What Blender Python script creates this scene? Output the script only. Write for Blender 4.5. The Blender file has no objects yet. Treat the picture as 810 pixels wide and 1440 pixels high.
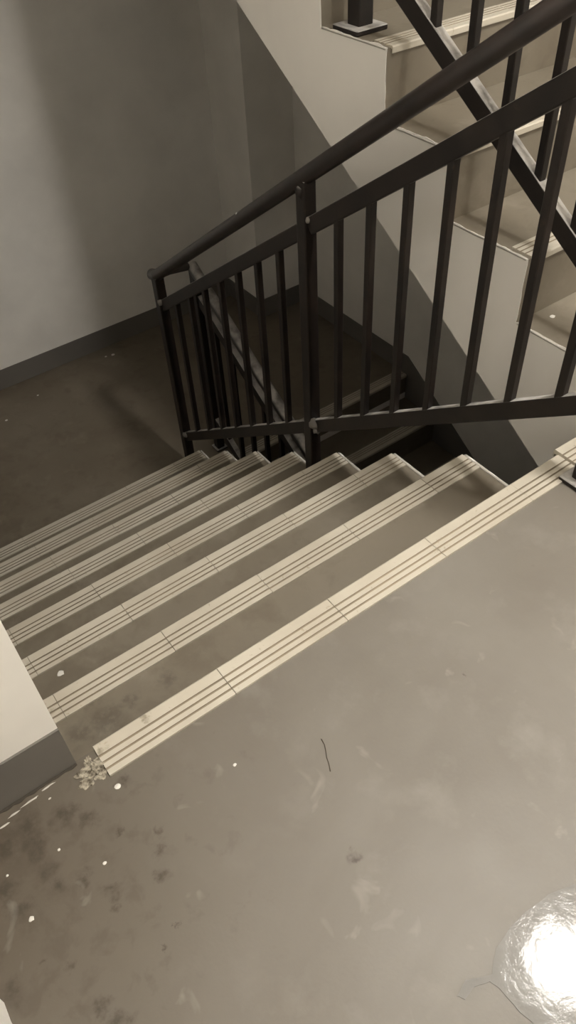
import bpy, bmesh, math, random
from mathutils import Vector, Matrix, noise
random.seed(7)
S = bpy.context.scene
COL = S.collection

# ------------------------------------------------------------------ camera
YAW, PITCH, ROLL, FPX = 0.5849, 0.8071, -0.0640, 1088.7
CAM = Vector((-0.0189, -0.7084, 1.1870))
fw = Vector((math.sin(YAW)*math.cos(PITCH), math.cos(YAW)*math.cos(PITCH), -math.sin(PITCH)))
rt0 = Vector((math.cos(YAW), -math.sin(YAW), 0)); up0 = rt0.cross(fw)
rt = math.cos(ROLL)*rt0 + math.sin(ROLL)*up0
up = -math.sin(ROLL)*rt0 + math.cos(ROLL)*up0
cd = bpy.data.cameras.new('camera'); cam = bpy.data.objects.new('camera', cd); COL.objects.link(cam)
cd.sensor_fit = 'VERTICAL'; cd.sensor_height = 36.0; cd.lens = FPX/1440*36.0; cd.clip_start = .02
cam.matrix_world = Matrix(((rt.x, up.x, -fw.x, CAM.x), (rt.y, up.y, -fw.y, CAM.y), (rt.z, up.z, -fw.z, CAM.z), (0, 0, 0, 1)))
S.camera = cam

# ------------------------------------------------------------------ world, light level, exposure
w = bpy.data.worlds.new('world'); S.world = w; w.use_nodes = True
w.node_tree.nodes['Background'].inputs[0].default_value = (.5, .5, .55, 1)
w.node_tree.nodes['Background'].inputs[1].default_value = .02
LAMP_POWER = 345.0                    # emission strength of the ceiling lamp's diffuser
FILL_POWER = 12.0                    # emission strength of the added hallway fill panel
LAMP_POS = (1.37, -0.585, 2.73)
S.view_settings.view_transform = 'Standard'; S.view_settings.look = 'None'
S.view_settings.gamma = 1; S.view_settings.use_curve_mapping = False
S.view_settings.exposure = 0.0

# ------------------------------------------------------------------ dimensions
R, T, W = .1783, .26, 1.18            # near flight going down
RB, TB, XB = .1585, .245, 1.306       # flights on the right
YB0 = .03
ZL = -8*R                             # lower landing
YL = 7*T
XR, YK = 2.507, 3.163
H = 16*R                              # storey height
XL = -1.25; YF = -1.75

# ------------------------------------------------------------------ materials
def mat(name):
    m = bpy.data.materials.new(name); m.use_nodes = True
    nt = m.node_tree; b = nt.nodes['Principled BSDF']
    return m, nt, b
def N(nt, t, **k):
    n = nt.nodes.new(t)
    for a, v in k.items(): setattr(n, a, v)
    return n
def noise_n(nt, vec, scale, detail=4, rough=.55, dist=0):
    n = N(nt, 'ShaderNodeTexNoise'); n.inputs['Scale'].default_value = scale
    n.inputs['Detail'].default_value = detail; n.inputs['Roughness'].default_value = rough
    n.inputs['Distortion'].default_value = dist
    nt.links.new(vec, n.inputs['Vector']); return n.outputs['Fac']
def ramp(nt, fac, p0, p1, c0=(0, 0, 0, 1), c1=(1, 1, 1, 1)):
    r = N(nt, 'ShaderNodeValToRGB'); e = r.color_ramp.elements
    e[0].position = p0; e[1].position = p1; e[0].color = c0; e[1].color = c1
    nt.links.new(fac, r.inputs[0]); return r.outputs[0]
def mix(nt, fac, a, b, mode='MIX'):
    n = N(nt, 'ShaderNodeMix', data_type='RGBA', blend_type=mode)
    for s, v in ((n.inputs[0], fac), (n.inputs[6], a), (n.inputs[7], b)):
        if isinstance(v, (int, float)): s.default_value = v
        elif isinstance(v, tuple): s.default_value = v
        else: nt.links.new(v, s)
    return n.outputs[2]
def mth(nt, op, a, b=0.0):
    n = N(nt, 'ShaderNodeMath', operation=op)
    for s, v in ((n.inputs[0], a), (n.inputs[1], b)):
        if isinstance(v, (int, float)): s.default_value = v
        else: nt.links.new(v, s)
    return n.outputs[0]
def bump(nt, b, h, strength=.3, dist=.002):
    n = N(nt, 'ShaderNodeBump'); n.inputs['Strength'].default_value = strength; n.inputs['Distance'].default_value = dist
    nt.links.new(h, n.inputs['Height']); nt.links.new(n.outputs[0], b.inputs['Normal'])
def pos(nt): return N(nt, 'ShaderNodeNewGeometry').outputs['Position']
def c(r, g, b): return (r, g, b, 1)

def paint(name, col, rough=.55, var=.08, bs=.12):
    m, nt, b = mat(name); p = pos(nt)
    n1 = noise_n(nt, p, 2.2, 5)
    dk = tuple(x*(1-var) for x in col); lt = tuple(min(1, x*(1+var)) for x in col)
    cc = ramp(nt, n1, .35, .65, c(*dk), c(*lt)); nt.links.new(cc, b.inputs['Base Color'])
    b.inputs['Roughness'].default_value = rough
    bump(nt, b, noise_n(nt, p, 90, 3), bs, .001)
    return m
M_wall = paint('wall_paint', (.83, .80, .745), .5)
M_ceil = paint('ceiling_paint', (.78, .74, .68), .7)
M_base = paint('skirting_paint', (.15, .138, .122), .38, .12)
M_side = paint('stair_side_paint', (.83, .80, .745), .55, .05, .25)

# dried stains: x, y, radius in metres
FLOOR_STAINS = [(-0.148, -0.059, 0.0273), (-0.106, -0.078, 0.021), (-0.057, -0.074, 0.0178), (-0.024, -0.101, 0.0158), (-0.04, -0.075, 0.0126), (-0.114, -0.101, 0.0136), (-0.108, -0.136, 0.0136), (-0.101, -0.166, 0.0105), (-0.071, -0.179, 0.0115), (-0.047, -0.218, 0.0115), (-0.048, -0.243, 0.0084), (0.05, -0.179, 0.0084), (0.042, -0.211, 0.0095), (0.023, -0.243, 0.0095), (0.004, -0.15, 0.0052), (-0.164, -0.161, 0.0168), (-0.169, -0.12, 0.0189), (-0.135, -0.274, 0.0073), (-0.162, -0.242, 0.0052), (-0.123, -0.345, 0.0095), (-0.109, -0.371, 0.0147), (-0.106, -0.05, 0.021), (0.051, -0.077, 0.0115), (-0.214, -0.251, 0.0168), (0.268, -0.387, 0.0095), (0.618, -0.269, 0.0032), (-0.019, -0.332, 0.0042), (0.01, -0.315, 0.0032)]
STAIR_STAINS = [(0.091, 0.149, 0.0391), (0.233, 0.158, 0.0195), (0.034, 0.153, 0.0276), (0.15, 0.156, 0.0173), (0.081, 0.209, 0.0161)]
TILE_STAINS = [(0.049, -0.011, 0.006), (0.129, -0.008, 0.005), (0.003, -0.012, 0.006), (0.015, 0.234, 0.008), (-0.002, -0.045, 0.005)]

def blots(nt, p, spots):
    """1 inside irregular stains at fixed places, 0 outside"""
    nz = N(nt, 'ShaderNodeTexNoise'); nz.inputs['Scale'].default_value = 34; nz.inputs['Detail'].default_value = 6; nz.inputs['Roughness'].default_value = .65
    nt.links.new(p, nz.inputs['Vector'])
    v = N(nt, 'ShaderNodeVectorMath', operation='MULTIPLY_ADD'); nt.links.new(nz.outputs['Color'], v.inputs[0])
    v.inputs[1].default_value = (.056, .056, 0); nt.links.new(p, v.inputs[2])
    f = N(nt, 'ShaderNodeVectorMath', operation='MULTIPLY'); nt.links.new(v.outputs[0], f.inputs[0]); f.inputs[1].default_value = (1, 1, 0)
    out = None
    for x, y, r in spots:
        d = N(nt, 'ShaderNodeVectorMath', operation='DISTANCE'); nt.links.new(f.outputs[0], d.inputs[0])
        d.inputs[1].default_value = (x+.028, y+.028, 0)
        m_ = N(nt, 'ShaderNodeMapRange', interpolation_type='SMOOTHSTEP'); nt.links.new(d.outputs['Value'], m_.inputs[0])
        m_.inputs[1].default_value = r*.15; m_.inputs[2].default_value = r*1.5; m_.inputs[3].default_value = 1; m_.inputs[4].default_value = 0
        out = m_.outputs[0] if out is None else mth(nt, 'MAXIMUM', out, m_.outputs[0])
    return mth(nt, 'MULTIPLY', out, ramp(nt, noise_n(nt, p, 70, 4, .6), .36, .56, c(.25, .25, .25), c(1, 1, 1)))
def concrete(name, landing=False, dark=1.0, warm=(1, 1, 1)):
    m, nt, b = mat(name); p = pos(nt)
    big = noise_n(nt, p, 2.0, 6, .6, .4); mid = noise_n(nt, p, 9, 5, .6)
    base = ramp(nt, big, .33, .68, c(.135*dark, .118*dark, .094*dark), c(.178*dark, .162*dark, .136*dark))
    base = mix(nt, ramp(nt, mid, .55, .75), base, c(.195*dark, .178*dark, .152*dark))
    dirt = noise_n(nt, p, 24, 4, .6, .3)
    if landing:
        sx = N(nt, 'ShaderNodeSeparateXYZ'); nt.links.new(p, sx.inputs[0])
        X, Y = sx.outputs[0], sx.outputs[1]
        # darker, browner corner by the wall end, with more stains
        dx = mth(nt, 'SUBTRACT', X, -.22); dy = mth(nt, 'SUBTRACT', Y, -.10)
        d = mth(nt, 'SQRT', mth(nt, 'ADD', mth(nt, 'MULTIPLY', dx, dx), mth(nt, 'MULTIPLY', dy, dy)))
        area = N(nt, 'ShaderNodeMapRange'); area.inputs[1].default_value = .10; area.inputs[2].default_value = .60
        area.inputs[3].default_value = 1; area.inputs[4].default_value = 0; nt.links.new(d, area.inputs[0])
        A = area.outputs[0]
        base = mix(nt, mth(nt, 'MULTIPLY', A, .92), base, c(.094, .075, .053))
        sp = mth(nt, 'ADD', dirt, mth(nt, 'MULTIPLY', A, .27))
        st = ramp(nt, sp, .71, .86)
        base = mix(nt, mth(nt, 'MULTIPLY', st, .30), base, c(.050, .036, .023))
        base = mix(nt, mth(nt, 'MULTIPLY', blots(nt, p, FLOOR_STAINS), .80), base, c(.045, .034, .022))
        # faint pale scuffs further out
        sc = ramp(nt, noise_n(nt, p, 14, 3, .5, .8), .66, .74)
        base = mix(nt, mth(nt, 'MULTIPLY', sc, .20), base, c(.42, .39, .34))
    else:
        sx = N(nt, 'ShaderNodeSeparateXYZ'); nt.links.new(p, sx.inputs[0])
        area = N(nt, 'ShaderNodeMapRange'); area.inputs[1].default_value = .15; area.inputs[2].default_value = .60
        area.inputs[3].default_value = 1; area.inputs[4].default_value = 0; nt.links.new(sx.outputs[0], area.inputs[0])
        st = ramp(nt, mth(nt, 'ADD', noise_n(nt, p, 13, 4, .6, .3), mth(nt, 'MULTIPLY', area.outputs[0], .12)), .54, .72)
        base = mix(nt, mth(nt, 'MULTIPLY', st, .35), base, c(.085, .068, .047))
        if name == 'stair_concrete': base = mix(nt, mth(nt, 'MULTIPLY', blots(nt, p, STAIR_STAINS), .55), base, c(.060, .050, .038))
    if warm != (1, 1, 1): base = mix(nt, 1.0, base, c(*warm), 'MULTIPLY')
    nt.links.new(base, b.inputs['Base Color'])
    rr = N(nt, 'ShaderNodeMapRange'); rr.inputs[3].default_value = .42 if landing else .5; rr.inputs[4].default_value = .60 if landing else .7
    nt.links.new(mid, rr.inputs[0]); nt.links.new(rr.outputs[0], b.inputs['Roughness'])
    b.inputs['Specular IOR Level'].default_value = .5
    bump(nt, b, mth(nt, 'ADD', mid, mth(nt, 'MULTIPLY', noise_n(nt, p, 160, 2), .25)), .18, .003)
    return m
M_floor = concrete('landing_concrete', True)
M_conc = concrete('stair_concrete', dark=1.04, warm=(1, .955, .86))
M_low = concrete('lower_landing_concrete', dark=.95, warm=(1, .93, .82))

def tile_mat():
    m, nt, b = mat('nosing_tile_cream'); p = pos(nt)
    base = ramp(nt, noise_n(nt, p, 5, 5), .35, .7, c(.42, .375, .30), c(.51, .47, .39))
    sp = ramp(nt, noise_n(nt, p, 60, 4, .6, .5), .64, .72)
    base = mix(nt, mth(nt, 'MULTIPLY', sp, .45), base, c(.22, .17, .10))
    base = mix(nt, mth(nt, 'MULTIPLY', blots(nt, p, TILE_STAINS), .7), base, c(.15, .13, .08))
    nt.links.new(base, b.inputs['Base Color']); b.inputs['Roughness'].default_value = .45
    bump(nt, b, noise_n(nt, p, 120, 3), .15, .001)
    return m
M_tile = tile_mat()
M_groove = paint('groove_dirt', (.235, .195, .14), .8, .25)
m, nt, b = mat('mortar_patch'); M_mortar = m; p_ = pos(nt)
nt.links.new(ramp(nt, noise_n(nt, p_, 110, 4, .6), .38, .62, c(.07, .055, .035), c(.40, .36, .28)), b.inputs['Base Color'])
b.inputs['Roughness'].default_value = .85
M_gap_shade = paint('gap_shade', (.045, .036, .026), .8, .3)  # dark colour standing in for shade below the skirting
M_white = paint('white_paint_spot', (.62, .60, .55), .45, .04)
M_lip = paint('edge_paint', (.50, .47, .42), .5, .12, .4)

def rail_mat():
    m, nt, b = mat('dark_rail_paint'); p = pos(nt)
    base = ramp(nt, noise_n(nt, p, 12, 4), .35, .7, c(.009, .007, .006), c(.020, .014, .011))
    rust = ramp(nt, noise_n(nt, p, 30, 4, .6), .66, .76)
    base = mix(nt, mth(nt, 'MULTIPLY', rust, .4), base, c(.075, .045, .03))
    g = N(nt, 'ShaderNodeNewGeometry'); s = N(nt, 'ShaderNodeSeparateXYZ'); nt.links.new(g.outputs['Normal'], s.inputs[0])
    up_pale = ramp(nt, s.outputs[2], .40, .74)                      # paler colour on upward faces
    dn = ramp(nt, noise_n(nt, p, 18, 4), .2, .6)
    f = mth(nt, 'MULTIPLY', mth(nt, 'MULTIPLY', up_pale, dn), .92)
    base = mix(nt, f, base, c(.55, .525, .49))
    nt.links.new(base, b.inputs['Base Color'])
    r_ = N(nt, 'ShaderNodeMapRange'); b.inputs['Specular IOR Level'].default_value = .32; r_.inputs[3].default_value = .42; r_.inputs[4].default_value = .75
    nt.links.new(f, r_.inputs[0]); nt.links.new(r_.outputs[0], b.inputs['Roughness'])
    bump(nt, b, noise_n(nt, p, 45, 3), .2, .001)
    return m
M_rail = rail_mat()
def tube_mat():
    m, nt, b = mat('dark_handrail_paint'); p = pos(nt)
    base = ramp(nt, noise_n(nt, p, 14, 4), .35, .7, c(.012, .009, .008), c(.026, .018, .015))
    nt.links.new(base, b.inputs['Base Color']); b.inputs['Roughness'].default_value = .33
    bump(nt, b, noise_n(nt, p, 40, 3), .2, .001)
    return m
M_tube = tube_mat()
M_weld = paint('weld_scale', (.23, .21, .185), .6, .3, .6)

def gloss_mat():
    m, nt, b = mat('clear_glossy_coat'); p = pos(nt)
    b.inputs['Base Color'].default_value = c(.22, .212, .198)
    b.inputs['Roughness'].default_value = .07; b.inputs['Specular IOR Level'].default_value = .07
    b.inputs['Coat Weight'].default_value = 0
    h = mth(nt, 'ADD', noise_n(nt, p, 38, 5, .65, .6), mth(nt, 'MULTIPLY', noise_n(nt, p, 9, 2), .3))
    bump(nt, b, h, .15, .002)
    return m
M_gloss = gloss_mat()
m, nt, b = mat('lamp_diffuser'); M_glow = m
b.inputs['Base Color'].default_value = c(.9, .9, .88)
b.inputs['Emission Color'].default_value = c(1, .965, .91); b.inputs['Emission Strength'].default_value = LAMP_POWER
m, nt, b = mat('fill_panel_diffuser'); M_fill = m
b.inputs['Base Color'].default_value = c(.9, .9, .88)
b.inputs['Emission Color'].default_value = c(1, .975, .93); b.inputs['Emission Strength'].default_value = FILL_POWER
m, nt, b = mat('lamp_rim'); M_rim = m; b.inputs['Base Color'].default_value = c(.7, .7, .68); b.inputs['Roughness'].default_value = .4
m, nt, b = mat('crack_dark'); M_crack = m; b.inputs['Base Color'].default_value = c(.06, .045, .03)

# ------------------------------------------------------------------ helpers
def link(name, bm, m, parent=None, kind=None, label=None, cat=None, group=None, mats=None):
    me = bpy.data.meshes.new(name); bm.normal_update(); bm.to_mesh(me); bm.free()
    for mm in (mats or [m]): me.materials.append(mm)
    o = bpy.data.objects.new(name, me); COL.objects.link(o)
    if parent: o.parent = parent
    if kind: o['kind'] = kind
    if label: o['label'] = label
    if cat: o['category'] = cat
    if group: o['group'] = group
    return o
def thing(name, loc, label, cat, group=None):
    o = bpy.data.objects.new(name, None); o.location = loc; COL.objects.link(o)
    o['label'] = label; o['category'] = cat
    if group: o['group'] = group
    return o
def box(bm, x0, x1, y0, y1, z0, z1, mi=0):
    v = [bm.verts.new((x, y, z)) for z in (z0, z1) for y in (y0, y1) for x in (x0, x1)]
    for f in ((0, 2, 3, 1), (4, 5, 7, 6), (0, 1, 5, 4), (2, 6, 7, 3), (0, 4, 6, 2), (1, 3, 7, 5)):
        bm.faces.new([v[i] for i in f]).material_index = mi
def bevel(bm, r, seg=1):
    bmesh.ops.bevel(bm, geom=bm.edges[:], offset=r, segments=seg, profile=.5, affect='EDGES')
def prism_x(bm, pts, x0, x1, mi=0):
    """polygon in the y-z plane, extruded along x"""
    a = [bm.verts.new((x0, y, z)) for y, z in pts]; d = [bm.verts.new((x1, y, z)) for y, z in pts]
    n = len(pts); f1 = bm.faces.new(a); f2 = bm.faces.new(list(reversed(d))); fs = [f1, f2]
    for i in range(n): fs.append(bm.faces.new((a[i], d[i], d[(i+1) % n], a[(i+1) % n])))
    for f in fs: f.material_index = mi
    bmesh.ops.recalc_face_normals(bm, faces=fs)
def bar(bm, p0, p1, w, h):
    """rectangular bar, w across, h in the vertical plane of the bar"""
    p0, p1 = Vector(p0), Vector(p1); d = (p1-p0).normalized()
    s = Vector((1, 0, 0)) if abs(d.z) > .99 or abs(d.x) < .5 else d.cross(Vector((0, 0, 1))).normalized()
    u = s.cross(d).normalized()
    vs = [[bm.verts.new(p+s*a*w/2+u*b_*h/2) for a, b_ in ((-1, -1), (1, -1), (1, 1), (-1, 1))] for p in (p0, p1)]
    fs = [bm.faces.new(vs[0]), bm.faces.new(list(reversed(vs[1])))]
    for i in range(4): fs.append(bm.faces.new((vs[0][i], vs[1][i], vs[1][(i+1) % 4], vs[0][(i+1) % 4])))
    bmesh.ops.recalc_face_normals(bm, faces=fs)
def tube(bm, pts, r, n=16, cap=True):
    pts = [Vector(q) for q in pts]; rings = []
    for i, q in enumerate(pts):
        d = (pts[min(i+1, len(pts)-1)]-pts[max(i-1, 0)]).normalized()
        s = d.cross(Vector((0, 0, 1)))
        s = Vector((1, 0, 0)) if s.length < .05 else s.normalized()
        u = s.cross(d)
        rings.append([bm.verts.new(q+r*(math.cos(a)*s+math.sin(a)*u)) for a in (k*2*math.pi/n for k in range(n))])
    fs = []
    for a, b_ in zip(rings, rings[1:]):
        for k in range(n): fs.append(bm.faces.new((a[k], a[(k+1) % n], b_[(k+1) % n], b_[k])))
    for f in fs: f.smooth = True
    if cap: fs += [bm.faces.new(rings[0]), bm.faces.new(rings[-1])]
    bmesh.ops.recalc_face_normals(bm, faces=fs)
def struct(name, m, *boxes):
    bm = bmesh.new()
    for q in boxes: box(bm, *q)
    return link(name, bm, m, kind='structure')

# ------------------------------------------------------------------ building shell
floor = struct('floor', M_floor, (XL, XR, YF, 0, -.12, 0))
beam = bmesh.new(); box(beam, 0, XR, -.22, -.001, -.36, -.1205)
link('edge_beam', beam, M_side, floor)
low = struct('floor', M_low, (0, XR, YL+.001, YK, ZL-.12, ZL))
bm = bmesh.new(); box(bm, 0, XR, YL+.002, YL+.2, ZL-.36, ZL-.1205); link('edge_beam', bm, M_side, low)
struct('floor', M_low, (XL, XR, YF, YK, -H-.12, -H))
up_l = struct('floor', M_conc, (0, XR, YB0+8*TB+.001, YK, H/2-.12, H/2))
bm = bmesh.new(); box(bm, 0, XR, YB0+8*TB+.002, YB0+8*TB+.2, H/2-.34, H/2-.1205); link('edge_beam', bm, M_ceil, up_l)
cl = struct('ceiling', M_ceil, (XL, XR, YF, 0, H-.12, H))
bm = bmesh.new(); box(bm, 0, XR, -.2, -.001, H-.38, H-.1205); link('edge_beam', bm, M_ceil, cl)
struct('ceiling', M_ceil, (XL, XR, YF, YK, H+1.45, H+1.55))
struct('wall_right', M_wall, (XR, XR+.15, YF-.15, YK+.15, -H-.12, H+1.55))
struct('wall_back', M_wall, (XL-.15, XR, YK, YK+.15, -H-.12, H+1.55))
bm = bmesh.new(); box(bm, XL, 0, 0, YK, -H, H+1.45)
link('wall_left', bm, M_wall, kind='structure')
struct('wall_hallway', M_wall, (XL-.15, XL, YF, YK, -H, H+1.45))
struct('wall_front', M_wall, (XL-.15, XR, YF-.15, YF, -H, H+1.45))
struct('column', M_wall, (2.212, XR, 2.815, YK, ZL, H/2-.12))

# door jamb at the lower left corner, its plaster edge a little ragged
bm = bmesh.new()
ring = []
nn = 14
for i in range(nn+1):
    y = -.232 - .36*i/nn
    ring.append((-.223 - .012*math.exp(-i*.9) + .003*math.sin(i*2.1) + random.uniform(-.0015, .0015), y))
poly = ring + [(-.40, -.592), (-.40, -.232)]
bot = [bm.verts.new((x, y, 0)) for x, y in poly]
top = [bm.verts.new((x - (.004 if k <= nn else 0), y, H-.121)) for k, (x, y) in enumerate(poly)]
n = len(poly); bm.faces.new(bot); bm.faces.new(list(reversed(top)))
for i in range(n): bm.faces.new((bot[i], top[i], top[(i+1) % n], bot[(i+1) % n]))
bmesh.ops.recalc_face_normals(bm, faces=bm.faces[:])
link('trim_1', bm, M_wall, kind='structure')

# painted dark skirting
bh = .112; bt = .004
struct('baseboard_left', M_base, (XL, 0.0, -bt, 0, 0.001, bh))
struct('baseboard_back', M_base, (0, 2.212-bt, YK-bt, YK, ZL+.001, ZL+.12))
bm = bmesh.new()
box(bm, 2.212-bt, 2.212, 2.815-bt, YK-bt, ZL+.001, ZL+.12)
box(bm, 2.212, XR-bt, 2.815-bt, 2.815, ZL+.001, ZL+.12)
link('baseboard_column', bm, M_base, kind='structure')
bm = bmesh.new()
box(bm, XR-bt, XR, YL, 2.815-bt, ZL+.001, ZL+.12)
y1 = YL-9*TB; sl = RB/TB
prism_x(bm, [(YL, ZL+.12), (y1, ZL+.12-sl*(YL-y1)), (y1, ZL-.25-sl*(YL-y1)), (YL, ZL-.25)], XR-bt, XR)
link('baseboard_right', bm, M_base, kind='structure')
bm = bmesh.new()
yy = YB0+8*TB
prism_x(bm, [(YB0-.02, .001), (YB0-.02, bh+.1), (yy, bh+.1+sl*(yy-YB0)), (yy, .1+sl*(yy-YB0)-.2)], XR-bt, XR)
box(bm, XR-bt, XR, YF, YB0-.02, .001, bh)
link('baseboard_right', bm, M_base, kind='structure')

# ------------------------------------------------------------------ nosing tiles
TW, TD = .2505, .065
prof = [.023, .0042, .0093, .0042, .0093, .0042, .0108]
def tile_mesh(width, th=.007, lip=.016):
    """ribbed tile: front edge at y=0 pointing +y, top at z=0, runs back to -TD"""
    bm = bmesh.new(); y = 0; pts = [(-.0035, -lip), (0.0, -lip+.001), (0.0, -.003), (-.003, 0.0)]
    y = 0; gi = []
    for i, wd in enumerate(prof):
        if i % 2: 
            gi.append(len(pts)-1)
            pts += [(y-.0006, -.0019), (y-wd+.0006, -.0019), (y-wd, 0)]
            y -= wd
        else:
            y -= wd
            pts.append((y, 0))
    pts += [(-TD-.0001, -th), (-.0035, -th)]
    n = len(pts)
    a = [bm.verts.new((0, p, q)) for p, q in pts]; d = [bm.verts.new((width, p, q)) for p, q in pts]
    fs = [bm.faces.new(a), bm.faces.new(list(reversed(d)))]
    for i in range(n):
        f = bm.faces.new((a[i], d[i], d[(i+1) % n], a[(i+1) % n])); fs.append(f)
        if pts[i][1] < -.0015 and pts[(i+1) % n][1] < -.0015 and i > 4 and i < n-3: f.material_index = 1
        elif i in gi: f.material_index = 1
        elif i > 4 and i < n-3 and abs(pts[i][1]-pts[(i+1) % n][1]) > .0015: f.material_index = 1
    bmesh.ops.recalc_face_normals(bm, faces=fs)
    me = bpy.data.meshes.new('nosing_tile'); bm.to_mesh(me); bm.free()
    me.materials.append(M_tile); me.materials.append(M_groove); return me
tile_full = tile_mesh(TW-.0012)
tile_cache = {}
def tiles(parent, x0, x1, y, z, first=.0, flip=False, skip_first=0):
    """a row of nosing tiles whose front edge stands at y; flip = front faces -y"""
    edges = [x0]; e = first
    while e < x1-.02:
        if e > x0+.02: edges.append(e)
        e += TW
    edges.append(x1)
    for a, b_ in zip(edges, edges[1:]):
        wd = round(b_-a-.0012, 4)
        me = tile_full if abs(wd-(TW-.0012)) < .0005 else tile_cache.setdefault(wd, tile_mesh(wd))
        o = bpy.data.objects.new('nosing_tile', me); COL.objects.link(o); o.parent = parent
        rz = random.uniform(-.0022, .0022); dz = random.uniform(0, .0012)
        if flip: o.location = (b_-.0006, y, z+.0035+dz); o.rotation_euler = (0, 0, math.pi+rz)
        else: o.location = (a+.0006, y, z+.0035+dz); o.rotation_euler = (0, 0, rz)

# edge of the landing we stand on
tiles(floor, .034, 1.188, .006, 0, first=.0285)
o = bpy.data.objects.new('nosing_tile', tile_mesh(.26, .012, .02)); COL.objects.link(o); o.parent = floor
o.location = (1.182, .016, .0115); o.rotation_euler = (0, math.radians(.3), math.radians(-.6)); o['label'] = 'thicker nosing tile standing proud of the row'
# broken mortar at the left end of the row
bm = bmesh.new()
def blob(bm, cx, cy, cz, rx, ry, rz, seed, amp=.35, sub=3, rot=0):
    g = bmesh.ops.create_icosphere(bm, subdivisions=sub, radius=1)['verts']
    M = Matrix.Rotation(rot, 3, 'Z')
    for v in g:
        k = 1+amp*noise.noise(v.co*2.3+Vector((seed*7.1, seed, 0)))
        q = Vector((v.co.x*rx*k, v.co.y*ry*k, v.co.z*rz*k)); q = M @ q
        v.co = q+Vector((cx, cy, cz))
for i in range(26):
    a = random.uniform(0, 6.283); q = random.random()**.6
    blob(bm, .014+.022*q*math.cos(a), -.036+.034*q*math.sin(a), 0, random.uniform(.003, .009), random.uniform(.003, .009), random.uniform(.001, .004), i, .8, 2, a)
blob(bm, .022, -.034, .0, .007, .017, .005, 3, .7, 3, .25)
link('mortar_patch', bm, M_mortar, floor)
# pale caulk flakes along the foot of the wall end
bm = bmesh.new()
for (x, y, l, s) in ((-.088, -.018, .030, 1), (-.055, -.013, .022, 2), (-.115, -.022, .02, 4), (-.135, -.030, .018, 6), (-.060, -.033, .005, 7)):
    blob(bm, x, y, 0, l*.5, .0016, .0010, s, .8, 2, .03)
link('caulk_flake', bm, M_lip, floor)

# near-black strip painting in the shade line at the foot of the skirting
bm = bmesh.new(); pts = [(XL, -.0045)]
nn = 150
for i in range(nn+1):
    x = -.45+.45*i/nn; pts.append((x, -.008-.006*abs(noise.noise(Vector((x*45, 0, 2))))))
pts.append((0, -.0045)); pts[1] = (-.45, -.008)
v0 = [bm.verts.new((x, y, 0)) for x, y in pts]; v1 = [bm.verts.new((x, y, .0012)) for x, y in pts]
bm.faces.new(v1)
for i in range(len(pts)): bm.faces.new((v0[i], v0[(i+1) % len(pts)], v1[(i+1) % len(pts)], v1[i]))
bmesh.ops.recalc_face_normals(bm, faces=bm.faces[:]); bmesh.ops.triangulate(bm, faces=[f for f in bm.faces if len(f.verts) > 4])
link('shade_strip', bm, M_gap_shade, floor)
# paint spots
def spot(parent, x, y, z, r, s=0):
    bm = bmesh.new(); blob(bm, x, y, z, r, r*.9, .0012, s, .35, 2); link('paint_spot', bm, M_white, parent)
for i, (x, y, r) in enumerate(((.036, -.081, .0052), (-.155, -.182, .0042), (.206, -.165, .0032), (-.082, -.116, .0024), (-.160, -.104, .0022), (-.035, -.176, .003))):
    spot(floor, x, y, 0, r, i)
spot(low, .575, 2.883, ZL, .008, 3); spot(low, 1.312, 3.06, ZL, .011, 4); spot(low, 1.27, 3.07, ZL, .007, 9); spot(low, .80, 2.98, ZL, .006, 2)

# ------------------------------------------------------------------ stair flights
def side_panel(parent, name, corners, under, x0, x1, wob=.0028, lift=.002):
    """painted side of a flight: stepped upper edge, ragged where the brush stopped"""
    pts = []
    for (ya, za), (yb, zb) in zip(corners, corners[1:]):
        L = math.hypot(yb-ya, zb-za); k = max(1, int(L/.011))
        for i in range(k):
            t = i/k; y = ya+(yb-ya)*t; z = za+(zb-za)*t
            n1 = noise.noise(Vector((y*28, z*28, x0*5)))*wob*1.4+random.uniform(-1, 1)*wob*.18
            if abs(zb-za) < .01: z += n1+lift
            else: y += n1*.45
            pts.append((y, z))
    pts.append(corners[-1]); pts += under
    bm = bmesh.new(); prism_x(bm, pts, x0, x1)
    bmesh.ops.triangulate(bm, faces=[f for f in bm.faces if len(f.verts) > 4])
    return link(name, bm, M_side, parent)

# the near flight, down from our landing to the lower one
fa = thing('stair_flight', (W/2, 0, 0), 'near concrete stair flight with cream ribbed nosings going down to the lower landing', 'staircase')
def child(o, parent):
    o.parent = parent; o.matrix_parent_inverse = Matrix.Translation(-parent.location)
sofA = lambda y: -.40-(R/T)*y
for i in range(1, 8):
    y0, y1, z = (i-1)*T, i*T, -i*R
    bm = bmesh.new(); prism_x(bm, [(y0+.0005, z), (y1, z), (y1, sofA(y1)), (y0+.0005, sofA(y0))], .0, W)
    o = link('step', bm, M_conc); child(o, fa)
    # sub-parts sit in world coordinates, their parent chain only removes the flight's origin
    tiles(o, .005, W-.004, y1+.006, z, first=.0285+(0 if i < 4 else random.choice((0, .12))))
    if i == 2: spot(o, .073, .435, z, .0085, 1)
    if i == 5: spot(o, .275, 1.11, z, .007, 6)
    if i == 4: spot(o, .13, .86, z, .006, 7)
corners = [(0.002, -R)]
for i in range(1, 8):
    corners += [(i*T+.001, -i*R), (i*T+.001, -(i+1)*R)]
pa = side_panel(None, 'painted_side', corners, [(7*T+.001, sofA(7*T)), (.002, sofA(0))], W, W+.004); child(pa, fa)

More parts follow.
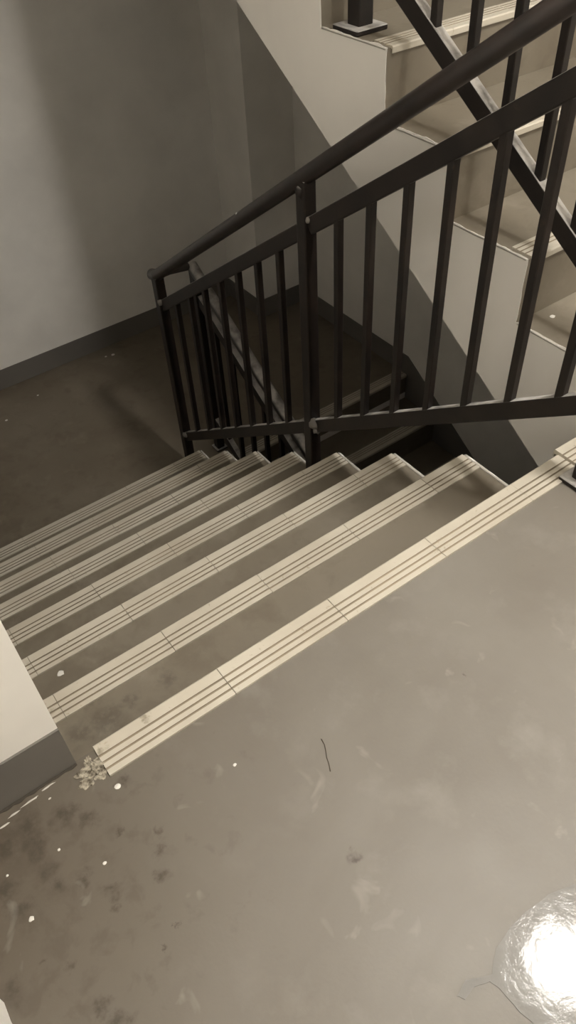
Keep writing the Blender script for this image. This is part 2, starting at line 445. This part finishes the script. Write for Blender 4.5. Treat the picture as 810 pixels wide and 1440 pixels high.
# flight going up on the right
fb = thing('stair_flight', ((XB+XR)/2, 0, 0), 'right-hand concrete stair flight rising from our landing, pale painted side', 'staircase')
sofB = lambda y: -.268+.648*y
for k in range(1, 9):
    y0, y1, z = YB0+(k-1)*TB, YB0+k*TB, k*RB
    bm = bmesh.new(); prism_x(bm, [(y0, z), (y1-.0005, z), (y1-.0005, sofB(y1)), (y0, sofB(y0))], XB+.0012, XR-.004)
    o = link('step', bm, M_conc); child(o, fb)
    tiles(o, XB+.012, XR-.006, y0-.006, z, first=XB+.16, flip=True)
    if k == 1: spot(o, 1.39, .238, z, .007, 2)
corners = [(.003, .0), (YB0, 0)]
for k in range(1, 9): corners += [(YB0+(k-1)*TB, k*RB), (YB0+k*TB, k*RB)]
corners += [(YB0+8*TB, 9*RB)]
pb = side_panel(None, 'painted_side', corners, [(YB0+8*TB, sofB(YB0+8*TB)), (.003, sofB(0))], XB, XB+.0012, .0045, .0025); child(pb, fb)
# pale lip of thick paint on the tread edges of that flight
for k in range(1, 9):
    bm = bmesh.new(); ya = YB0+(k-1)*TB; pts = []; nn = 22
    rows = []
    for i in range(nn+1):
        y = ya+.004+(TB-.008)*i/nn; q = noise.noise(Vector((y*40, k*3.3, 1)))
        wd = .0035+.005*q; hh = .0022+.003*noise.noise(Vector((y*45, k, 4)))
        rows.append([(XB-.0015-.001*q, y, k*RB-.003), (XB-.001, y, k*RB+hh*.6), (XB+wd*.5, y, k*RB+hh), (XB+wd+.002, y, k*RB+.0002)])
    vs = [[bm.verts.new(p) for p in r_] for r_ in rows]
    for a, b_ in zip(vs, vs[1:]):
        for j in range(4): bm.faces.new((a[j], b_[j], b_[(j+1) % 4], a[(j+1) % 4])).smooth = True
    bm.faces.new(vs[0]); bm.faces.new(list(reversed(vs[-1])))
    bmesh.ops.recalc_face_normals(bm, faces=bm.faces[:])
    child(link('paint_lip', bm, M_lip), fb)
# the same, thinner, on the near flight's open ends
for i in range(1, 8):
    bm = bmesh.new(); rows = []; nn = 20; ya = (i-1)*T
    for j in range(nn+1):
        y = ya+.004+(T-.006)*j/nn; q = noise.noise(Vector((y*40, i*2.1, 6)))
        rows.append([(W+.0055, y, -i*R-.004), (W+.005, y, -i*R+.002), (W+.001, y, -i*R+.0035+.001*q), (W-.004-.002*q, y, -i*R+.0002)])
    vs = [[bm.verts.new(p) for p in r_] for r_ in rows]
    for a, b_ in zip(vs, vs[1:]):
        for j in range(4): bm.faces.new((a[j], b_[j], b_[(j+1) % 4], a[(j+1) % 4])).smooth = True
    bm.faces.new(vs[0]); bm.faces.new(list(reversed(vs[-1])))
    bmesh.ops.recalc_face_normals(bm, faces=bm.faces[:])
    child(link('paint_lip', bm, M_lip), fa)

# flight going down from the lower landing, under the rising one
fc = thing('stair_flight', ((XB+XR)/2, YL, ZL), 'dim lower stair flight going down from the lower landing, beneath the rising flight', 'staircase')
sofC = lambda y: ZL-.43-(RB/TB)*(YL-y)
tiles(low, XB+.004, XR-.006, YL-.006, ZL, first=XB+.16, flip=True)
for j in range(1, 9):
    y1, y0, z = YL-(j-1)*TB, YL-j*TB, ZL-j*RB
    bm = bmesh.new(); prism_x(bm, [(y0, z), (y1-.0005, z), (y1-.0005, max(-H, sofC(y1))), (y0, max(-H, sofC(y0)))], XB+.004, XR-.004)
    o = link('step', bm, M_low); child(o, fc)
    tiles(o, XB+.012, XR-.006, y0-.006, z, first=XB+.16, flip=True)
corners = [(YL-8*TB, ZL-9*RB)]
for j in range(8, 0, -1): corners += [(YL-j*TB, ZL-j*RB), (YL-(j-1)*TB, ZL-j*RB)]
pc = side_panel(None, 'painted_side', corners, [(YL-.001, sofC(YL)), (YL-8*TB, max(-H, sofC(YL-8*TB)))], XB, XB+.004); child(pc, fc)

# flight overhead, returning above the near one (keeps its light off the far wall)
fd = thing('stair_flight', (W/2, YL, H/2), 'upper concrete stair flight overhead above the near flight', 'staircase')
for i in range(1, 8):
    y0, y1, z = (i-1)*T, i*T, H-i*R
    so = lambda y: H-.42-(R/T)*y
    bm = bmesh.new(); prism_x(bm, [(y0+.0005, z), (y1-.0005, z), (y1-.0005, so(y1)), (y0+.0005, so(y0))], .004, W)
    child(link('step', bm, M_ceil), fd)

# ------------------------------------------------------------------ railings
def part(parent, name, bm, m=None, label=None):
    o = link(name, bm, m or M_rail, label=label); child(o, parent); return o
def sq(bm, x, y, z0, z1, s):
    box(bm, x-s/2, x+s/2, y-s/2, y+s/2, z0, z1); 
def plate(parent, x, y, z, s=.085):
    bm = bmesh.new(); box(bm, x-s/2, x+s/2, y-s/2, y+s/2, z, z+.012); bevel(bm, .002)
    return part(parent, 'base_plate', bm)
def weld(parent, x, y, z, r, s, m=None):
    bm = bmesh.new(); blob(bm, x, y, z, r, r, r*1.1, s, .5, 2)
    for f in bm.faces: f.smooth = True
    return part(parent, 'weld_bead', bm, m or M_weld, 'pale blobby weld')

# --- near railing
xa = 1.160
hA = lambda y: .975-.702*y
tA = lambda y: .836-.702*y
bA = lambda y: .158-.714*y
ra = thing('stair_railing', (xa, .9, -4*R), 'near dark brown steel railing on the open side of the descending flight', 'railing')
PA = (-.085, .893, 1.905)
bm = bmesh.new()
tube(bm, [(xa, -.12, hA(-.12)), (xa, .5, hA(.5)), (xa, 1.2, hA(1.2)), (xa, 1.90, hA(1.90)), (xa-.002, 1.945, hA(1.925)+.002)], .0225)
part(ra, 'handrail', bm, M_tube)
bm = bmesh.new()
tube(bm, [(xa, 1.905, hA(1.905)), (xa+.06, 1.915, hA(1.905)-.004), (1.32, 1.955, -.402)], .018, 12); part(ra, 'connecting_tube', bm, M_tube)
for n_, f_ in (('top_rail', tA), ('bottom_rail', bA)):
    for ya, yb in ((PA[0], PA[1]-.02), (PA[1]+.02, PA[2])):
        bm = bmesh.new(); bar(bm, (xa, ya, f_(ya)), (xa, yb, f_(yb)), .022, .044); bevel(bm, .003, 2); part(ra, n_, bm)
for y, zb in zip(PA, (0, -4*R, ZL)):
    bm = bmesh.new(); sq(bm, xa, y, zb, hA(y)-.005, .040); bevel(bm, .004, 2); part(ra, 'post', bm)
    plate(ra, xa-(.02 if y > 0 else 0), y, zb+.0005, .075)
for ys in ([.021+.1225*k for k in range(7)], [1.030+.1225*k for k in range(8)]):
    for y in ys:
        if min(abs(y-q) for q in PA) < .05: continue
        bm = bmesh.new(); sq(bm, xa, y, bA(y)+.018, tA(y)-.018, .020); bevel(bm, .002); part(ra, 'baluster', bm)
weld(ra, xa-.008, .868, bA(.868)+.012, .020, 2); weld(ra, xa-.004, .860, bA(.86)-.018, .014, 5)
weld(ra, xa-.010, .872, tA(.868)+.016, .009, 3)
weld(ra, xa, .900, hA(.893)-.04, .026, 4, M_rail)
weld(ra, xa-.012, 1.885, bA(1.885)+.015, .014, 6); weld(ra, xa-.012, 1.89, tA(1.89)+.02, .013, 7)
bm = bmesh.new(); blob(bm, xa-.012, 1.228, hA(1.228)+.0205, .005, .005, .004, 1, .3, 2); part(ra, 'paint_spot', bm, M_white)

# --- rising railing
xb = 1.360
nB = lambda y: RB+(RB/TB)*(y-YB0)
rb = thing('stair_railing', (xb, .93, 4*RB), 'upper right dark steel railing standing on the rising flight', 'railing')
PB = (-.045, .925, 1.93)
hB = lambda y: nB(y)+.93
for n_, off in (('top_rail', .79), ('bottom_rail', .093)):
    bm = bmesh.new(); bar(bm, (xb, PB[0], nB(PB[0])+off), (xb, PB[2], nB(PB[2])+off), .028, .044); bevel(bm, .003, 2); part(rb, n_, bm)
bm = bmesh.new(); tube(bm, [(xb, -.10, hB(-.10)), (xb, .9, hB(.9)), (xb, 1.95, hB(1.95))], .0225); part(rb, 'handrail', bm, M_tube)
for y, zb in zip(PB, (0, 4*RB, 8*RB)):
    bm = bmesh.new(); sq(bm, xb, y, zb, hB(y), .045); bevel(bm, .004, 2); part(rb, 'post', bm)
    plate(rb, xb, y, zb+.0005, .095)
y = .556-.115*4
while y < 1.88:
    if min(abs(y-q) for q in PB) > .04:
        bm = bmesh.new(); sq(bm, xb, y, nB(y)+.093+.018, nB(y)+.79-.018, .020); bevel(bm, .002); part(rb, 'baluster', bm)
    y += .115

# --- lower railing
rc = thing('stair_railing', (xb, 1.97, ZL), 'pale-topped lower steel railing descending from the lower landing behind the near railing', 'railing')
hC = lambda y: -.505+.635*(y-1.856)
PC = (1.965, .98, .0)
bm = bmesh.new(); tube(bm, [(xb, 1.985, hC(1.985)), (xb, 1.0, hC(1.0)), (xb, -.1, hC(-.1))], .0235)
link_o = part(rc, 'handrail', bm, M_rail, 'pale-topped handrail')
for n_, off in (('top_rail', -.125), ('bottom_rail', -.80)):
    bm = bmesh.new(); bar(bm, (xb, PC[0], hC(PC[0])+off), (xb, PC[2], hC(PC[2])+off), .028, .044); bevel(bm, .003, 2); part(rc, n_, bm)
for y, zb in zip(PC, (ZL, ZL-4*RB, ZL-8*RB)):
    bm = bmesh.new(); sq(bm, xb, y, zb, hC(y), .040); bevel(bm, .004, 2); part(rc, 'post', bm); plate(rc, xb, y, zb+.0005, .06)
y = 1.965-.115
while y > .03:
    if min(abs(y-q) for q in PC) > .04:
        bm = bmesh.new(); sq(bm, xb, y, hC(y)-.80+.018, hC(y)-.125-.018, .020); bevel(bm, .002); part(rc, 'baluster', bm)
    y -= .115

# ------------------------------------------------------------------ glossy patch on our landing
outline = [(.262, -.612), (.285, -.606), (.318, -.622), (.330, -.612), (.345, -.604), (.375, -.598), (.411, -.596), (.455, -.600), (.495, -.612), (.540, -.640),
           (.575, -.700), (.580, -.780), (.545, -.850), (.480, -.890), (.410, -.880), (.360, -.830), (.335, -.760), (.322, -.705), (.314, -.675), (.3135, -.640), (.309, -.626), (.288, -.618), (.268, -.622)]
pts = []
for (a, b_) in zip(outline, outline[1:]+outline[:1]):
    for k in range(3):
        t = k/3; pts.append((a[0]+(b_[0]-a[0])*t+random.uniform(-.0006, .0006), a[1]+(b_[1]-a[1])*t+random.uniform(-.0006, .0006)))
bm = bmesh.new()
v0 = [bm.verts.new((x, y, .0)) for x, y in pts]; v1 = [bm.verts.new((x, y, .0009)) for x, y in pts]
bm.faces.new(v1)
for i in range(len(pts)): bm.faces.new((v0[i], v0[(i+1) % len(pts)], v1[(i+1) % len(pts)], v1[i]))
bmesh.ops.recalc_face_normals(bm, faces=bm.faces[:])
bmesh.ops.triangulate(bm, faces=[f for f in bm.faces if len(f.verts) > 4])
link('floor_puddle', bm, M_gloss, label='glossy wrinkled clear patch on the landing floor reflecting the ceiling lamp', cat='puddle')

# crack line in the floor, modelled as a thin dark tube
bm = bmesh.new()
tube(bm, [(.345, -.215, .0008), (.343, -.226, .0008), (.338, -.236, .0008), (.332, -.246, .0008), (.328, -.257, .0008), (.322, -.268, .0008)], .0007, 6)
link('crack_line', bm, M_crack, label='short dark crack line in the grey landing floor', cat='crack_line')

# ------------------------------------------------------------------ ceiling lamp above the landing
lx, ly, lz = LAMP_POS
la = thing('ceiling_lamp', (lx, ly, lz), 'round ceiling lamp above the upper landing', 'lamp')
bm = bmesh.new(); bmesh.ops.create_cone(bm, cap_ends=True, segments=40, radius1=.16, radius2=.16, depth=.03, matrix=Matrix.Translation((lx, ly, lz-.0155))); part(la, 'base', bm, M_rim)
bm = bmesh.new(); g = bmesh.ops.create_uvsphere(bm, u_segments=32, v_segments=16, radius=1)['verts']
for v in g: v.co = Vector((lx+v.co.x*.15, ly+v.co.y*.15, lz-.035+v.co.z*(.05 if v.co.z < 0 else .003)))
for f in bm.faces: f.smooth = True
part(la, 'diffuser', bm, M_glow)

# ------------------------------------------------------------------ square fill light added behind the camera to brighten the stair sides
lp = thing('ceiling_lamp', (-.33, -.90, H-.12), 'square fill light panel added over the hallway end of the landing', 'lamp')
bm = bmesh.new(); box(bm, -.57, -.09, -1.14, -.66, H-.165, H-.1205); bevel(bm, .004); part(lp, 'frame', bm, M_rim)
bm = bmesh.new(); box(bm, -.555, -.105, -1.125, -.675, H-.170, H-.1655); part(lp, 'diffuser', bm, M_fill)

# repeats share a group
for o in COL.objects:
    g = {'staircase': 'stair flights of the stairwell', 'railing': 'steel railings along the stair flights', 'lamp': 'ceiling lamps of the stairwell'}.get(o.get('category'))
    if g: o['group'] = g
